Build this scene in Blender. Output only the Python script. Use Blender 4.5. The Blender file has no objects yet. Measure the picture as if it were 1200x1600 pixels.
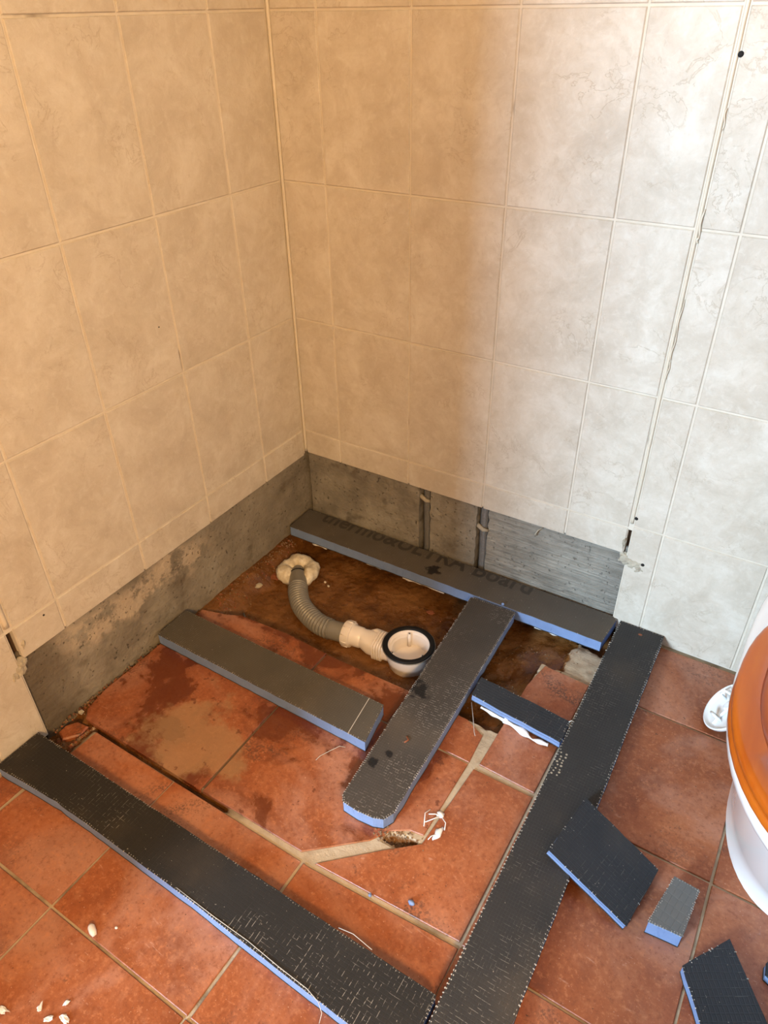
import bpy, bmesh, math, random
from mathutils import Matrix, Vector, noise
random.seed(7)
scene = bpy.context.scene
COL = scene.collection

# ------------------------------------------------------------------ camera
camd = bpy.data.cameras.new('camera')
camd.sensor_fit = 'HORIZONTAL'; camd.sensor_width = 36.0
camd.lens = 1136.77 / 1200 * 36.0
camd.clip_start = 0.02
cam = bpy.data.objects.new('camera', camd); COL.objects.link(cam)
R0, R1, R2 = (0.84876, 0.52857, -0.01441), (0.29275, -0.49244, -0.81963), (-0.44033, 0.69146, -0.57271)
cam.matrix_world = Matrix(((R0[0], -R1[0], -R2[0], 1.06881), (R0[1], -R1[1], -R2[1], -1.29774), (R0[2], -R1[2], -R2[2], 1.17784), (0, 0, 0, 1)))
scene.camera = cam

# ------------------------------------------------------------------ world, lights, exposure
scene.view_settings.view_transform = 'Standard'; scene.view_settings.look = 'None'
scene.view_settings.gamma = 1.0; scene.view_settings.use_curve_mapping = False
scene.view_settings.exposure = 0.1
w = bpy.data.worlds.new('world'); scene.world = w; w.use_nodes = True
w.node_tree.nodes['Background'].inputs[0].default_value = (0.75, 0.85, 1.0, 1)
w.node_tree.nodes['Background'].inputs[1].default_value = 0.3

def light(name, kind, loc, energy, color, **k):
    d = bpy.data.lights.new(name, kind); d.energy = energy; d.color = color
    for a, v in k.items(): setattr(d, a, v)
    o = bpy.data.objects.new(name, d); COL.objects.link(o); o.location = loc
    return o
WIN_X0, WIN_X1, WIN_Z0, WIN_Z1 = -0.62, 0.06, 0.95, 2.25       # narrow tall window in the far wall
wl = light('window_daylight', 'AREA', ((WIN_X0 + WIN_X1) / 2, -4.63, (WIN_Z0 + WIN_Z1) / 2), 390.0, (0.58, 0.80, 1.0),
           shape='RECTANGLE', size=WIN_X1 - WIN_X0 - .04, size_y=WIN_Z1 - WIN_Z0 - .04)
wl.rotation_euler = (math.radians(90), 0, math.radians(0))
light('wall_lamp_light', 'POINT', (1.90, -2.10, 1.60), 182.0, (1.0, 0.60, 0.235), shadow_soft_size=0.16)

# ------------------------------------------------------------------ node helpers
class NT:
    def __init__(s, name):
        s.m = bpy.data.materials.new(name); s.m.use_nodes = True
        s.t = s.m.node_tree; s.b = s.t.nodes['Principled BSDF']
        s.geo = s.t.nodes.new('ShaderNodeNewGeometry'); s.tc = s.t.nodes.new('ShaderNodeTexCoord')
        s.oi = s.t.nodes.new('ShaderNodeObjectInfo')
        s.pos = s.geo.outputs['Position']; s.obj = s.tc.outputs['Object']; s.rnd = s.oi.outputs['Random']
    def L(s, a, sock):
        if isinstance(a, bpy.types.NodeSocket): s.t.links.new(a, sock)
        else:
            if hasattr(sock.default_value, '__len__') and not hasattr(a, '__len__'): a = [a] * len(sock.default_value)
            if hasattr(a, '__len__') and len(a) == 3 and len(sock.default_value) == 4: a = (*a, 1)
            sock.default_value = a
    def math(s, op, a, b=0.0, c=None, clamp=False):
        n = s.t.nodes.new('ShaderNodeMath'); n.operation = op; n.use_clamp = clamp
        s.L(a, n.inputs[0]); s.L(b, n.inputs[1])
        if c is not None: s.L(c, n.inputs[2])
        return n.outputs[0]
    def vmath(s, op, a, b=(0, 0, 0)):
        n = s.t.nodes.new('ShaderNodeVectorMath'); n.operation = op
        s.L(a, n.inputs[0]); s.L(b, n.inputs[1])
        return n.outputs[1] if op in ('LENGTH', 'DISTANCE') else n.outputs[0]
    def off(s, vec, k=9.0):
        return s.vmath('ADD', vec, s.vmath('MULTIPLY', s.comb(s.rnd, s.rnd, s.rnd), (k, k * 1.7, k * .6)))
    def comb(s, x, y, z):
        n = s.t.nodes.new('ShaderNodeCombineXYZ')
        for i, v in enumerate((x, y, z)): s.L(v, n.inputs[i])
        return n.outputs[0]
    def sep(s, v):
        n = s.t.nodes.new('ShaderNodeSeparateXYZ'); s.L(v, n.inputs[0]); return n.outputs
    def noise(s, vec, scale, detail=4, rough=.55, dist=0.0):
        n = s.t.nodes.new('ShaderNodeTexNoise'); s.L(vec, n.inputs['Vector'])
        n.inputs['Scale'].default_value = scale; n.inputs['Detail'].default_value = detail
        n.inputs['Roughness'].default_value = rough; n.inputs['Distortion'].default_value = dist
        return n.outputs['Fac']
    def voro(s, vec, scale, feature='F1'):
        n = s.t.nodes.new('ShaderNodeTexVoronoi'); n.feature = feature; s.L(vec, n.inputs['Vector'])
        n.inputs['Scale'].default_value = scale; return n.outputs['Distance']
    def ramp(s, fac, stops):
        n = s.t.nodes.new('ShaderNodeValToRGB'); s.L(fac, n.inputs[0]); e = n.color_ramp.elements
        while len(e) < len(stops): e.new(0.5)
        for i, (p, c) in enumerate(stops):
            e[i].position = p; e[i].color = (*c, 1) if hasattr(c, '__len__') else (c, c, c, 1)
        return n.outputs[0]
    def step(s, v, a, b):
        n = s.t.nodes.new('ShaderNodeMapRange'); n.interpolation_type = 'SMOOTHSTEP'; s.L(v, n.inputs[0])
        n.inputs[1].default_value = a; n.inputs[2].default_value = b; return n.outputs[0]
    def mix(s, f, a, b, mode='MIX'):
        n = s.t.nodes.new('ShaderNodeMix'); n.data_type = 'RGBA'; n.blend_type = mode
        s.L(f, n.inputs[0]); s.L(a, n.inputs[6]); s.L(b, n.inputs[7]); return n.outputs[2]
    def brick(s, vec, bw, rh, mortar):
        n = s.t.nodes.new('ShaderNodeTexBrick'); s.L(vec, n.inputs['Vector']); n.offset = 0.0; n.squash = 1.0
        n.inputs['Scale'].default_value = 1.0; n.inputs['Brick Width'].default_value = bw; n.inputs['Row Height'].default_value = rh
        n.inputs['Mortar Size'].default_value = mortar; n.inputs['Mortar Smooth'].default_value = 0.6
        return n.outputs['Fac']
    def bump(s, h, strength=.5, dist=.002):
        n = s.t.nodes.new('ShaderNodeBump'); n.inputs['Strength'].default_value = strength; n.inputs['Distance'].default_value = dist
        s.L(h, n.inputs['Height']); s.t.links.new(n.outputs[0], s.b.inputs['Normal'])
    def out(s, color, rough=.5, spec=.5):
        s.L(color, s.b.inputs['Base Color']); s.L(rough, s.b.inputs['Roughness']); s.L(spec, s.b.inputs['Specular IOR Level'])
        return s.m
def plain(name, col, rough=.5, var=.12, scale=60, bump=.15, spec=.5):
    n = NT(name); f = n.noise(n.off(n.pos), scale, 4)
    c = n.mix(f, tuple(x * (1 - var) for x in col), tuple(min(1, x * (1 + var)) for x in col))
    if bump: n.bump(f, bump, .001)
    return n.out(c, rough, spec)

M = {}
# glazed wall tile, cream and mottled
n = NT('wall_tile_glaze'); v = n.off(n.pos)
a = n.noise(v, 11, 9, .68, .5); b = n.noise(v, 58, 7, .7, .5); d = n.noise(v, 240, 3)
vein = n.math('MULTIPLY', n.step(n.math('ABSOLUTE', n.math('SUBTRACT', n.noise(v, 16, 6, .6, .8), .5)), .012, .002), n.step(n.noise(v, 9, 3), .48, .62))
c = n.ramp(a, [(.30, (.48, .415, .335)), (.5, (.565, .50, .415)), (.72, (.66, .605, .525))])
c = n.mix(n.math('MULTIPLY', n.step(b, .52, .72), .5), c, (.47, .395, .30))
c = n.mix(n.math('MULTIPLY', n.step(b, .50, .30), .4), c, (.68, .64, .57))
c = n.mix(n.math('MULTIPLY', n.step(n.noise(v, 420, 2), .70, .76), .35), c, (.25, .17, .11))
c = n.mix(n.math('MULTIPLY', vein, .45), c, (.40, .32, .23))
c = n.mix(n.math('MULTIPLY', n.rnd, .07), c, (.50, .42, .32))
n.bump(n.math('ADD', n.math('MULTIPLY', b, .9), n.math('ADD', n.math('MULTIPLY', vein, -.35), n.math('MULTIPLY', d, .15))), .45, .0018)
M['wtile'] = n.out(c, n.math('ADD', n.math('MULTIPLY', b, .2), .44), .36)
# cement grout
n = NT('grout_cement'); a = n.noise(n.pos, 30, 5); s_ = n.noise(n.pos, 7, 4)
c = n.mix(a, (.55, .48, .385), (.72, .655, .56)); c = n.mix(n.math('MULTIPLY', n.step(s_, .63, .72), .7), c, (.17, .12, .08))
n.bump(n.noise(n.pos, 300, 3), .4, .001); M['grout'] = n.out(c, .85, .2)
n = NT('sealant'); a = n.noise(n.pos, 25, 4)
n.bump(a, .3, .002); M['sealant'] = n.out(n.mix(a, (.58, .50, .38), (.68, .61, .50)), .45)
# render coat behind the removed tiles
def render_mat(name, trowel, damp):
    n = NT(name); a = n.noise(n.pos, 9, 7, .65); b = n.noise(n.pos, 70, 6, .6)
    sp = n.vmath('MULTIPLY', n.pos, (7, 7, 150)); tr = n.noise(sp, 1.0, 4, .6, 1.2)
    c = n.ramp(a, [(.3, (.13, .112, .09)), (.5, (.245, .22, .18)), (.7, (.36, .33, .275))])
    c = n.mix(n.math('MULTIPLY', n.step(b, .6, .75), .5), c, (.12, .09, .06))
    c = n.mix(n.math('MULTIPLY', n.step(n.noise(n.pos, 14, 3), .60, .72), .7), c, (.09, .07, .05))
    if damp:   # pale lime bloom and a dark stained end
        x, y, z = n.sep(n.pos)
        wob = n.math('MULTIPLY', n.math('SUBTRACT', n.noise(n.pos, 11, 5), .5), .10)
        zz = n.math('ADD', z, wob)
        band = n.math('MULTIPLY', n.step(zz, .095, .13), n.step(zz, .198, .175))
        ys = n.math('MULTIPLY', n.step(y, -.84, -.72), n.step(y, -.34, -.44))
        pat = n.math('MULTIPLY', n.math('MULTIPLY', band, ys), n.step(n.noise(n.pos, 22, 7, .7), .42, .54))
        c = n.mix(n.math('MULTIPLY', pat, .85), c, (.60, .49, .375))
        c = n.mix(n.math('MULTIPLY', n.step(n.math('ADD', y, wob), -.75, -.85), .8), c, (.06, .042, .028))
        c = n.mix(.25, c, (.20, .15, .09))
    else:
        x, y, z = n.sep(n.pos)
        wob = n.math('MULTIPLY', n.math('SUBTRACT', n.noise(n.pos, 18, 5), .5), .14)
        c = n.mix(n.math('MULTIPLY', n.step(n.math('ADD', x, wob), .79, .86), .7), c, (.10, .085, .07))
    pit = n.step(n.noise(n.pos, 120, 2), .66, .72); c = n.mix(n.math('MULTIPLY', pit, .7), c, (.05, .04, .03))
    c = n.mix(.35 if trowel else .06, c, n.ramp(tr, [(.35, (.20, .18, .15)), (.65, (.48, .46, .41))]))
    n.bump(n.math('ADD', n.math('MULTIPLY', tr, 1.0 if trowel else .06), n.math('ADD', n.math('MULTIPLY', pit, -.8), n.math('MULTIPLY', b, 1.1))), .85, .004)
    return n.out(c, .85, .25)
M['render_l'] = render_mat('render_coat_damp', False, True)
M['render_b'] = render_mat('render_coat_trowelled', True, False)
M['render_p'] = render_mat('render_coat_smooth', False, False)
# terracotta
def terracotta(name, wet):
    n = NT(name); v = n.off(n.pos, 5)
    a = n.noise(v, 7, 8, .62, .5); sp = n.noise(v, 260, 3); mid = n.noise(v, 55, 5, .65)
    c = n.ramp(a, [(.28, (.15, .034, .010)), (.48, (.29, .080, .025)), (.70, (.39, .130, .050))])
    c = n.mix(n.math('MULTIPLY', n.rnd, .35), c, (.28, .085, .038))
    c = n.mix(n.math('MULTIPLY', n.step(mid, .50, .72), .40), c, (.42, .165, .075))
    c = n.mix(n.math('MULTIPLY', n.step(n.noise(v, 3.6, 7, .62, .8), .44, .68), .50), c, (.50, .275, .20))
    gr = n.noise(v, 130, 5, .7)
    c = n.mix(n.math('MULTIPLY', n.step(gr, .52, .66), .45), c, (.17, .042, .014)); c = n.mix(n.math('MULTIPLY', n.step(gr, .47, .34), .45), c, (.52, .20, .09))
    sm = n.math('MULTIPLY', n.step(n.noise(v, 6.5, 5, .6, 1.0), .56, .70), n.step(sp, .42, .62))
    c = n.mix(n.math('MULTIPLY', sm, .75), c, (.055, .035, .028))
    c = n.mix(n.math('MULTIPLY', n.step(n.noise(v, 190, 2), .70, .75), .8), c, (.07, .025, .012))
    c = n.mix(n.math('MULTIPLY', n.step(n.noise(v, 330, 2), .71, .75), .6), c, (.62, .42, .32))
    sc = n.noise(n.vmath('MULTIPLY', v, (14, 70, 20)), 1.0, 3, .5, 2.5)
    c = n.mix(n.math('MULTIPLY', n.math('MULTIPLY', n.step(sc, .66, .72), n.step(mid, .45, .6)), .35), c, (.62, .38, .28))
    if wet:
        wv = n.noise(n.pos, 6.5, 7, .6, .4)
        c = n.mix(n.math('MULTIPLY', n.step(wv, .47, .57), .85), c, (.11, .022, .006))
        dx = n.vmath('DISTANCE', n.vmath('MULTIPLY', n.pos, (1, 1, 0)), (.25, -.735, 0))
        dx = n.math('ADD', dx, n.math('MULTIPLY', n.math('SUBTRACT', n.noise(n.pos, 13, 6, .65), .5), .34))
        c = n.mix(n.math('MULTIPLY', n.step(dx, .13, .07), .6), c, (.36, .225, .12))
        c = n.mix(n.math('MULTIPLY', n.step(n.noise(n.pos, 28, 5, .6), .62, .66), .7), c, (.10, .022, .008))
        rough = n.math('ADD', n.math('MULTIPLY', n.step(wv, .60, .45), .28), .16)
    else:
        rough = n.math('ADD', n.math('MULTIPLY', mid, .30), .22)
    n.bump(n.math('ADD', n.math('MULTIPLY', a, .8), n.math('ADD', n.math('MULTIPLY', mid, .35), n.math('MULTIPLY', sp, .10))), .5, .003)
    return n.out(c, rough, .5)
M['terra'] = terracotta('terracotta', False)
M['terra_wet'] = terracotta('terracotta_damp', True)
# base under the floor tiles: grout on top, wet clay mud in the pit
n = NT('mortar_bed_and_mud'); x, y, z = n.sep(n.pos)
a = n.noise(n.pos, 12, 8, .65); b = n.noise(n.pos, 90, 5, .6); g = n.noise(n.pos, 8, 4)
gc = n.mix(n.noise(n.pos, 45, 4), (.33, .25, .16), (.52, .43, .31)); gc = n.mix(n.math('MULTIPLY', n.step(g, .55, .70), .8), gc, (.12, .085, .05))
dirt = n.math('MULTIPLY', n.math('MULTIPLY', n.step(x, .60, .54), n.step(y, -.7985, -.795)), .85); gc = n.mix(dirt, gc, (.075, .038, .018))
mc = n.ramp(a, [(.30, (.06, .021, .005)), (.5, (.155, .062, .016)), (.72, (.26, .12, .038))])
mc = n.mix(n.math('MULTIPLY', n.step(b, .60, .70), .7), mc, (.04, .017, .007))
mc = n.mix(n.math('MULTIPLY', n.step(n.noise(n.pos, 130, 3), .70, .76), .6), mc, (.40, .27, .15))
f = n.step(z, -.005, -.011)
n.bump(n.math('ADD', n.math('MULTIPLY', a, .8), n.math('MULTIPLY', b, .6)), .55, .006)
wet = n.math('ADD', n.math('MULTIPLY', n.step(a, .42, .62), .40), .13)
M['bed'] = n.out(n.mix(f, gc, mc), n.math('MULTIPLY_ADD', f, n.math('SUBTRACT', wet, .85), .85), .5)
# construction board coating with glass-fibre mesh
def coat(name, base, bw, rh, line, worn, stains=(), rough=.72, zones=()):
    n = NT(name); o = n.obj; j = n.vmath('ADD', o, n.vmath('MULTIPLY', n.comb(n.noise(o, 30, 2), n.noise(o, 23, 2), 0), (.003, .003, 0)))
    m = n.brick(j, bw, rh, .0006 * line); k = n.noise(n.off(o), 14, 5); fine = n.noise(o, 900, 2)
    c = n.mix(k, tuple(x * .75 for x in base), tuple(x * 1.25 for x in base))
    c = n.mix(n.math('MULTIPLY', m, .17), c, tuple(min(1, x * 2.1) for x in base))
    jx, jy, jz = n.sep(j)
    patch = n.step(n.noise(n.off(o, 3), 6, 4), .44, .68)
    for (zx, zy, zr) in zones:
        zd = n.vmath('DISTANCE', n.vmath('MULTIPLY', o, (1, 1, 0)), (zx, zy, 0)); zd = n.math('ADD', zd, n.math('MULTIPLY', n.math('SUBTRACT', n.noise(o, 30, 4), .5), zr))
        patch = n.math('MAXIMUM', patch, n.step(zd, zr, zr * .5))
    def thread(co, other, per, f):
        d = n.math('ABSOLUTE', n.math('SUBTRACT', n.math('FRACT', n.math('DIVIDE', co, per)), .5))
        return n.math('MULTIPLY', n.step(d, .42, .48), f)
    t1 = thread(jx, jy, bw, n.step(n.noise(n.vmath('MULTIPLY', n.off(o), (260, 120, 1)), 1.0, 3), .50, .60))
    t2 = thread(jy, jx, rh, n.math('MULTIPLY', n.step(n.noise(n.vmath('MULTIPLY', n.off(o), (120, 300, 1)), 1.0, 3), .56, .64), .6))
    th = n.math('MULTIPLY', n.math('MAXIMUM', t1, t2), patch)
    c = n.mix(n.math('MULTIPLY', th, worn), c, (.42, .38, .33))
    c = n.mix(n.math('MULTIPLY', n.step(n.noise(n.off(o), 260, 2), .72, .76), .6), c, (.5, .44, .36))
    c = n.mix(n.math('MULTIPLY', n.step(n.noise(n.off(o), 4, 5), .5, .75), .22), c, (.20, .145, .09))
    for (sx, sy, sr) in stains:
        dd = n.vmath('DISTANCE', n.vmath('MULTIPLY', o, (1, 1, 0)), (sx, sy, 0))
        dd = n.math('ADD', dd, n.math('MULTIPLY', n.math('SUBTRACT', n.noise(o, 60, 4), .5), sr * 2.2))
        c = n.mix(n.math('MULTIPLY', n.step(dd, sr, sr * .6), .9), c, (.006, .006, .007))
    n.bump(n.math('ADD', n.math('MULTIPLY', m, -1.0), n.math('ADD', n.math('MULTIPLY', k, .3), n.math('MULTIPLY', fine, .12))), .7, .0012)
    return n.out(c, rough, .28)
DK = (.030, .029, .029)
M['coat_smooth'] = coat('board_coating_smooth', (.095, .082, .068), .006, .004, .25, .15, [(.42, -.065, .022)])
M['coat_mid'] = coat('board_coating_worn', (.058, .050, .043), .0055, .0045, .8, .9, zones=[(.27, .085, .045), (.36, .07, .06), (.03, .09, .04), (.50, .07, .05)], stains=[(.31, .012, .026), (.505, .018, .011), (.475, .034, .010)])
M['coat_left'] = coat('board_coating_fine', (.085, .076, .062), .005, .0045, .5, .35)
M['coat'] = coat('board_coating', (.034, .033, .033), .0062, .0050, 1.1, .55)
M['coat_front'] = coat('board_coating_black', (.021, .0195, .0185), .0078, .0060, .9, .75, (), .72, [(.60, -.078, .055), (.69, -.066, .06), (.78, -.055, .06), (.27, -.05, .03)])
M['coat_coarse'] = coat('board_coating_coarse', (.026, .029, .035), .0105, .0066, 1.5, .25)
M['coat_grey'] = coat('board_coating_grey', (.13, .135, .135), .016, .0095, 1.2, .2)
n = NT('blue_foam'); a = n.noise(n.pos, 35, 6, .6); b = n.noise(n.vmath('MULTIPLY', n.pos, (160, 160, 40)), 1.0, 3)
c = n.mix(a, (.15, .215, .385), (.225, .315, .53)); c = n.mix(n.math('MULTIPLY', n.step(b, .58, .75), .35), c, (.10, .16, .33))
n.bump(n.math('ADD', a, b), .5, .0016); M['foam'] = n.out(c, .7, .3)
M['fibre'] = plain('glass_fibre', (.50, .47, .42), .5, .2, 200, 0)
M['print'] = plain('printed_ink', (.040, .035, .030), .6, .1, 80, 0)
M['white_plastic'] = plain('white_plastic', (.78, .72, .68), .32, .05, 20, .03)
M['grey_plastic'] = plain('grey_pvc', (.20, .19, .17), .38, .12, 40, .05)
M['conduit'] = plain('grey_conduit', (.16, .155, .15), .5, .25, 40, .1)
M['rubber'] = plain('black_rubber', (.005, .006, .008), .5, .2, 60, .05, .25)
n = NT('expanding_foam'); a = n.noise(n.pos, 60, 4); n.bump(a, .6, .004)
M['pu'] = n.out(n.mix(n.step(a, .3, .7), (.52, .44, .31), (.80, .75, .64)), .5)
M['adhesive'] = plain('white_adhesive', (.78, .76, .74), .55, .06, 90, .3)
n = NT('ceramic_white'); M['ceramic'] = n.out((.87, .89, .90), .09, .6)
n = NT('varnished_pine'); v = n.vmath('MULTIPLY', n.pos, (30, 4, 30)); a = n.noise(v, 1.0, 4, .5, .3); b = n.noise(n.pos, 5, 4)
c = n.ramp(a, [(.3, (.43, .080, .004)), (.55, (.52, .115, .006)), (.75, (.57, .145, .008))]); c = n.mix(n.math('MULTIPLY', n.step(b, .55, .75), .2), c, (.42, .085, .006))
n.b.inputs['Coat Weight'].default_value = .35; n.b.inputs['Coat Roughness'].default_value = .06; M['pine'] = n.out(c, .35, .5)
M['paint'] = plain('wall_paint', (.30, .28, .25), .8, .03, 12, .05)
M['rubble'] = plain('rubble_crumbs', (.20, .12, .065), .85, .75, 110, .5)
M['chip'] = plain('terracotta_chips', (.24, .075, .03), .7, .4, 60, .4)
M['mortar'] = plain('mortar_lump', (.40, .35, .27), .85, .45, 45, .8)
M['slot'] = plain('slot_dark_brown', (.060, .030, .014), .85, .4, 40, .3)
M['hole'] = plain('drill_hole_black', (.008, .007, .007), .9, .1, 40, 0)
M['flake'] = plain('plaster_flake', (.74, .72, .68), .7, .08, 90, .3)

# ------------------------------------------------------------------ mesh helpers
def new_obj(name, verts, faces, mat, parent=None, loc=None, smooth=False, recalc=True):
    me = bpy.data.meshes.new(name)
    bm = bmesh.new()
    vs = [bm.verts.new(v) for v in verts]
    for f in faces:
        try: bm.faces.new([vs[i] for i in f])
        except ValueError: pass
    return bm_obj(name, bm, mat, parent, loc, smooth, recalc)
def bm_obj(name, bm, mat, parent=None, loc=None, smooth=False, recalc=True):
    if recalc: bmesh.ops.recalc_face_normals(bm, faces=bm.faces[:])
    me = bpy.data.meshes.new(name); bm.to_mesh(me); bm.free()
    me.materials.append(mat)
    if smooth:
        for p in me.polygons: p.use_smooth = True
    o = bpy.data.objects.new(name, me); COL.objects.link(o)
    if parent is not None: o.parent = parent
    if loc is not None: o.location = loc
    return o
def empty(name, loc=(0, 0, 0), rz=0.0):
    o = bpy.data.objects.new(name, None); COL.objects.link(o); o.location = loc; o.rotation_euler = (0, 0, rz)
    o.empty_display_size = .05; return o
def tag(o, label=None, cat=None, group=None, kind=None):
    if label: o['label'] = label
    if cat: o['category'] = cat
    if group: o['group'] = group
    if kind: o['kind'] = kind
    return o
def inset(poly, d):
    n = len(poly); area = sum(poly[i][0] * poly[(i + 1) % n][1] - poly[(i + 1) % n][0] * poly[i][1] for i in range(n))
    sg = 1 if area > 0 else -1; out = []
    for i in range(n):
        p0, p1, p2 = Vector(poly[i - 1]), Vector(poly[i]), Vector(poly[(i + 1) % n])
        e1 = (p1 - p0).normalized(); e2 = (p2 - p1).normalized()
        n1 = Vector((-e1.y, e1.x)) * sg; n2 = Vector((-e2.y, e2.x)) * sg
        b = n1 + n2; k = max(.25, b.dot(b) / 2)
        out.append(tuple(p1 + b / k * d))
    return out
def prism_data(poly, z0, z1, b):
    n = len(poly); top = inset(poly, b) if b else poly
    vs = [(x, y, z0) for x, y in poly] + [(x, y, z1 - b) for x, y in poly] + ([(x, y, z1) for x, y in top] if b else [])
    fs = [list(range(n))[::-1]]
    for k in range(2 if b else 1):
        for i in range(n):
            j = (i + 1) % n; fs.append([k * n + i, k * n + j, (k + 1) * n + j, (k + 1) * n + i])
    fs.append([(2 if b else 1) * n + i for i in range(n)]); return vs, fs
def box_data(x0, x1, y0, y1, z0, z1, base=0):
    vs = [(x, y, z) for z in (z0, z1) for y in (y0, y1) for x in (x0, x1)]
    fs = [[0, 2, 3, 1], [4, 5, 7, 6], [0, 1, 5, 4], [2, 6, 7, 3], [0, 4, 6, 2], [1, 3, 7, 5]]
    return vs, [[i + base for i in f] for f in fs]
def boxes(name, bl, mat, parent=None, loc=None):
    V, F = [], []
    for b in bl:
        v, f = box_data(*b, base=len(V)); V += v; F += f
    return new_obj(name, V, F, mat, parent, loc)
def tube_bm(bm, pts, rad, seg=12, cap=True):
    pts = [Vector(p) for p in pts]; rings = []; up = None
    for i, p in enumerate(pts):
        t = (pts[min(i + 1, len(pts) - 1)] - pts[max(i - 1, 0)]).normalized()
        if up is None: up = t.cross(Vector((0, 0, 1)) if abs(t.z) < .9 else Vector((1, 0, 0))).normalized()
        up = (up - t * up.dot(t)).normalized(); s = t.cross(up)
        r = rad[i] if hasattr(rad, '__len__') else rad
        rings.append([bm.verts.new(p + (up * math.cos(2 * math.pi * k / seg) + s * math.sin(2 * math.pi * k / seg)) * r) for k in range(seg)])
    for a, b in zip(rings, rings[1:]):
        for k in range(seg): bm.faces.new([a[k], a[(k + 1) % seg], b[(k + 1) % seg], b[k]])
    if cap: bm.faces.new(rings[0][::-1]); bm.faces.new(rings[-1])
def tube(name, pts, rad, mat, parent=None, seg=12, loc=None, smooth=True):
    bm = bmesh.new(); tube_bm(bm, pts, rad, seg); return bm_obj(name, bm, mat, parent, loc, smooth)
def lathe(name, prof, mat, parent=None, seg=40, loc=None, closed=False, smooth=True):
    bm = bmesh.new(); rings = []
    for r, z in prof: rings.append([bm.verts.new((r * math.cos(2 * math.pi * k / seg), r * math.sin(2 * math.pi * k / seg), z)) for k in range(seg)])
    pr = list(zip(rings, rings[1:])) + ([(rings[-1], rings[0])] if closed else [])
    for a, b in pr:
        for k in range(seg): bm.faces.new([a[k], a[(k + 1) % seg], b[(k + 1) % seg], b[k]])
    if not closed:
        bm.faces.new(rings[0][::-1]); bm.faces.new(rings[-1])
    o = bm_obj(name, bm, mat, parent, loc, smooth); return o
def blob(name, r, mat, parent=None, loc=None, amp=.25, freq=40, sub=2, flat=1.0, seed=0):
    bm = bmesh.new(); bmesh.ops.create_icosphere(bm, subdivisions=sub, radius=1)
    for v in bm.verts:
        k = 1 + amp * noise.noise(v.co * 1.6 + Vector((seed * 3.7, seed, 1)))
        v.co = Vector((v.co.x * r[0], v.co.y * r[1], v.co.z * r[2])) * k
    return bm_obj(name, bm, mat, parent, loc, sub > 1)
def sharpen(o, ang=35):
    for e in o.data.edges: pass
    m = o.data; m.set_sharp_from_angle(angle=math.radians(ang))

# ------------------------------------------------------------------ walls
def wmap(side):
    return (lambda s, z, d: (d, -s, z)) if side == 'left' else (lambda s, z, d: (s, -d, z))
def wall_boxes(name, side, bl, mat, parent):
    f = wmap(side); V, F = [], []
    for (s0, s1, z0, z1, d0, d1) in bl:
        v, q = box_data(s0, s1, z0, z1, d0, d1, base=len(V)); V += [f(*p) for p in v]; F += q
    return new_obj(name, V, F, mat, parent)
ROW = [.277, .575, .873, 1.171, 1.469, 1.767, 2.065, 2.363]
wall_left = boxes('wall_left', [(-.14, -.045, -1.72, .14, -.08, 2.4)], M['mortar']); tag(wall_left, kind='structure')
wall_back = boxes('wall_back', [(-.045, 2.05, .045, .14, -.08, 2.4)], M['mortar']); tag(wall_back, kind='structure')
_tc = {}
def wall_tile(side, parent, s0, s1, z0, z1, g=.0019):
    key = (side, round(s1 - s0, 4), round(z1 - z0, 4)); f = wmap(side)
    hs, hz = (s1 - s0) / 2 - g, (z1 - z0) / 2 - g
    cs, cz = (s0 + s1) / 2, (z0 + z1) / 2
    if key not in _tc:
        v, q = prism_data([(-hs, -hz), (hs, -hz), (hs, hz), (-hs, hz)], -.009, 0.0, .0016)
        o = new_obj('wall_tile', [f(*p) for p in v], q, M['wtile'], parent); _tc[key] = o.data
    else:
        o = bpy.data.objects.new('wall_tile', _tc[key]); COL.objects.link(o); o.parent = parent
    o.location = f(cs, cz, random.uniform(-.0005, .0004)); return o
LCOL = [.004, .161, .361, .561, .763, .857]; LCOL2 = [.869, .963, 1.163, 1.363, 1.563, 1.718]
RCOL = [.004, .114, .314, .514, .714, .845]; RCOL2 = [.852, .914, 1.112, 1.31, 1.51, 1.71, 1.91, 2.05]
for side, par, cols, cols2, zb in (('left', wall_left, LCOL, LCOL2, .203), ('back', wall_back, RCOL, RCOL2, .211)):
    for a, b in zip(cols, cols[1:]):
        wall_tile(side, par, a, b, zb - .0024, ROW[0])
        for z0, z1 in zip(ROW, ROW[1:]): wall_tile(side, par, a, b, z0, z1)
    zd = .277 if side == 'left' else .284
    for a, b in zip(cols2, cols2[1:]):
        wall_tile(side, par, a, b, .002, zd)
        for z0, z1 in zip([zd] + ROW[1:], ROW[1:]): wall_tile(side, par, a, b, z0, z1)
    e0, e1 = cols[-1], cols2[0]; smax = cols2[-1]
    wall_boxes('grout', side, [(0, e0 - .001, zb + .003, 2.4, -.05, -.0026), (e0 - .001, e1, .272, 2.4, -.05, -.0026), (e1, smax, 0, 2.4, -.05, -.0026)], M['grout'], par)
    wall_boxes('open_slot', side, [(e0 - .004, e1 + .004, zb - .01, .276, -.05, -.016)], M['slot'], par)
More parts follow.
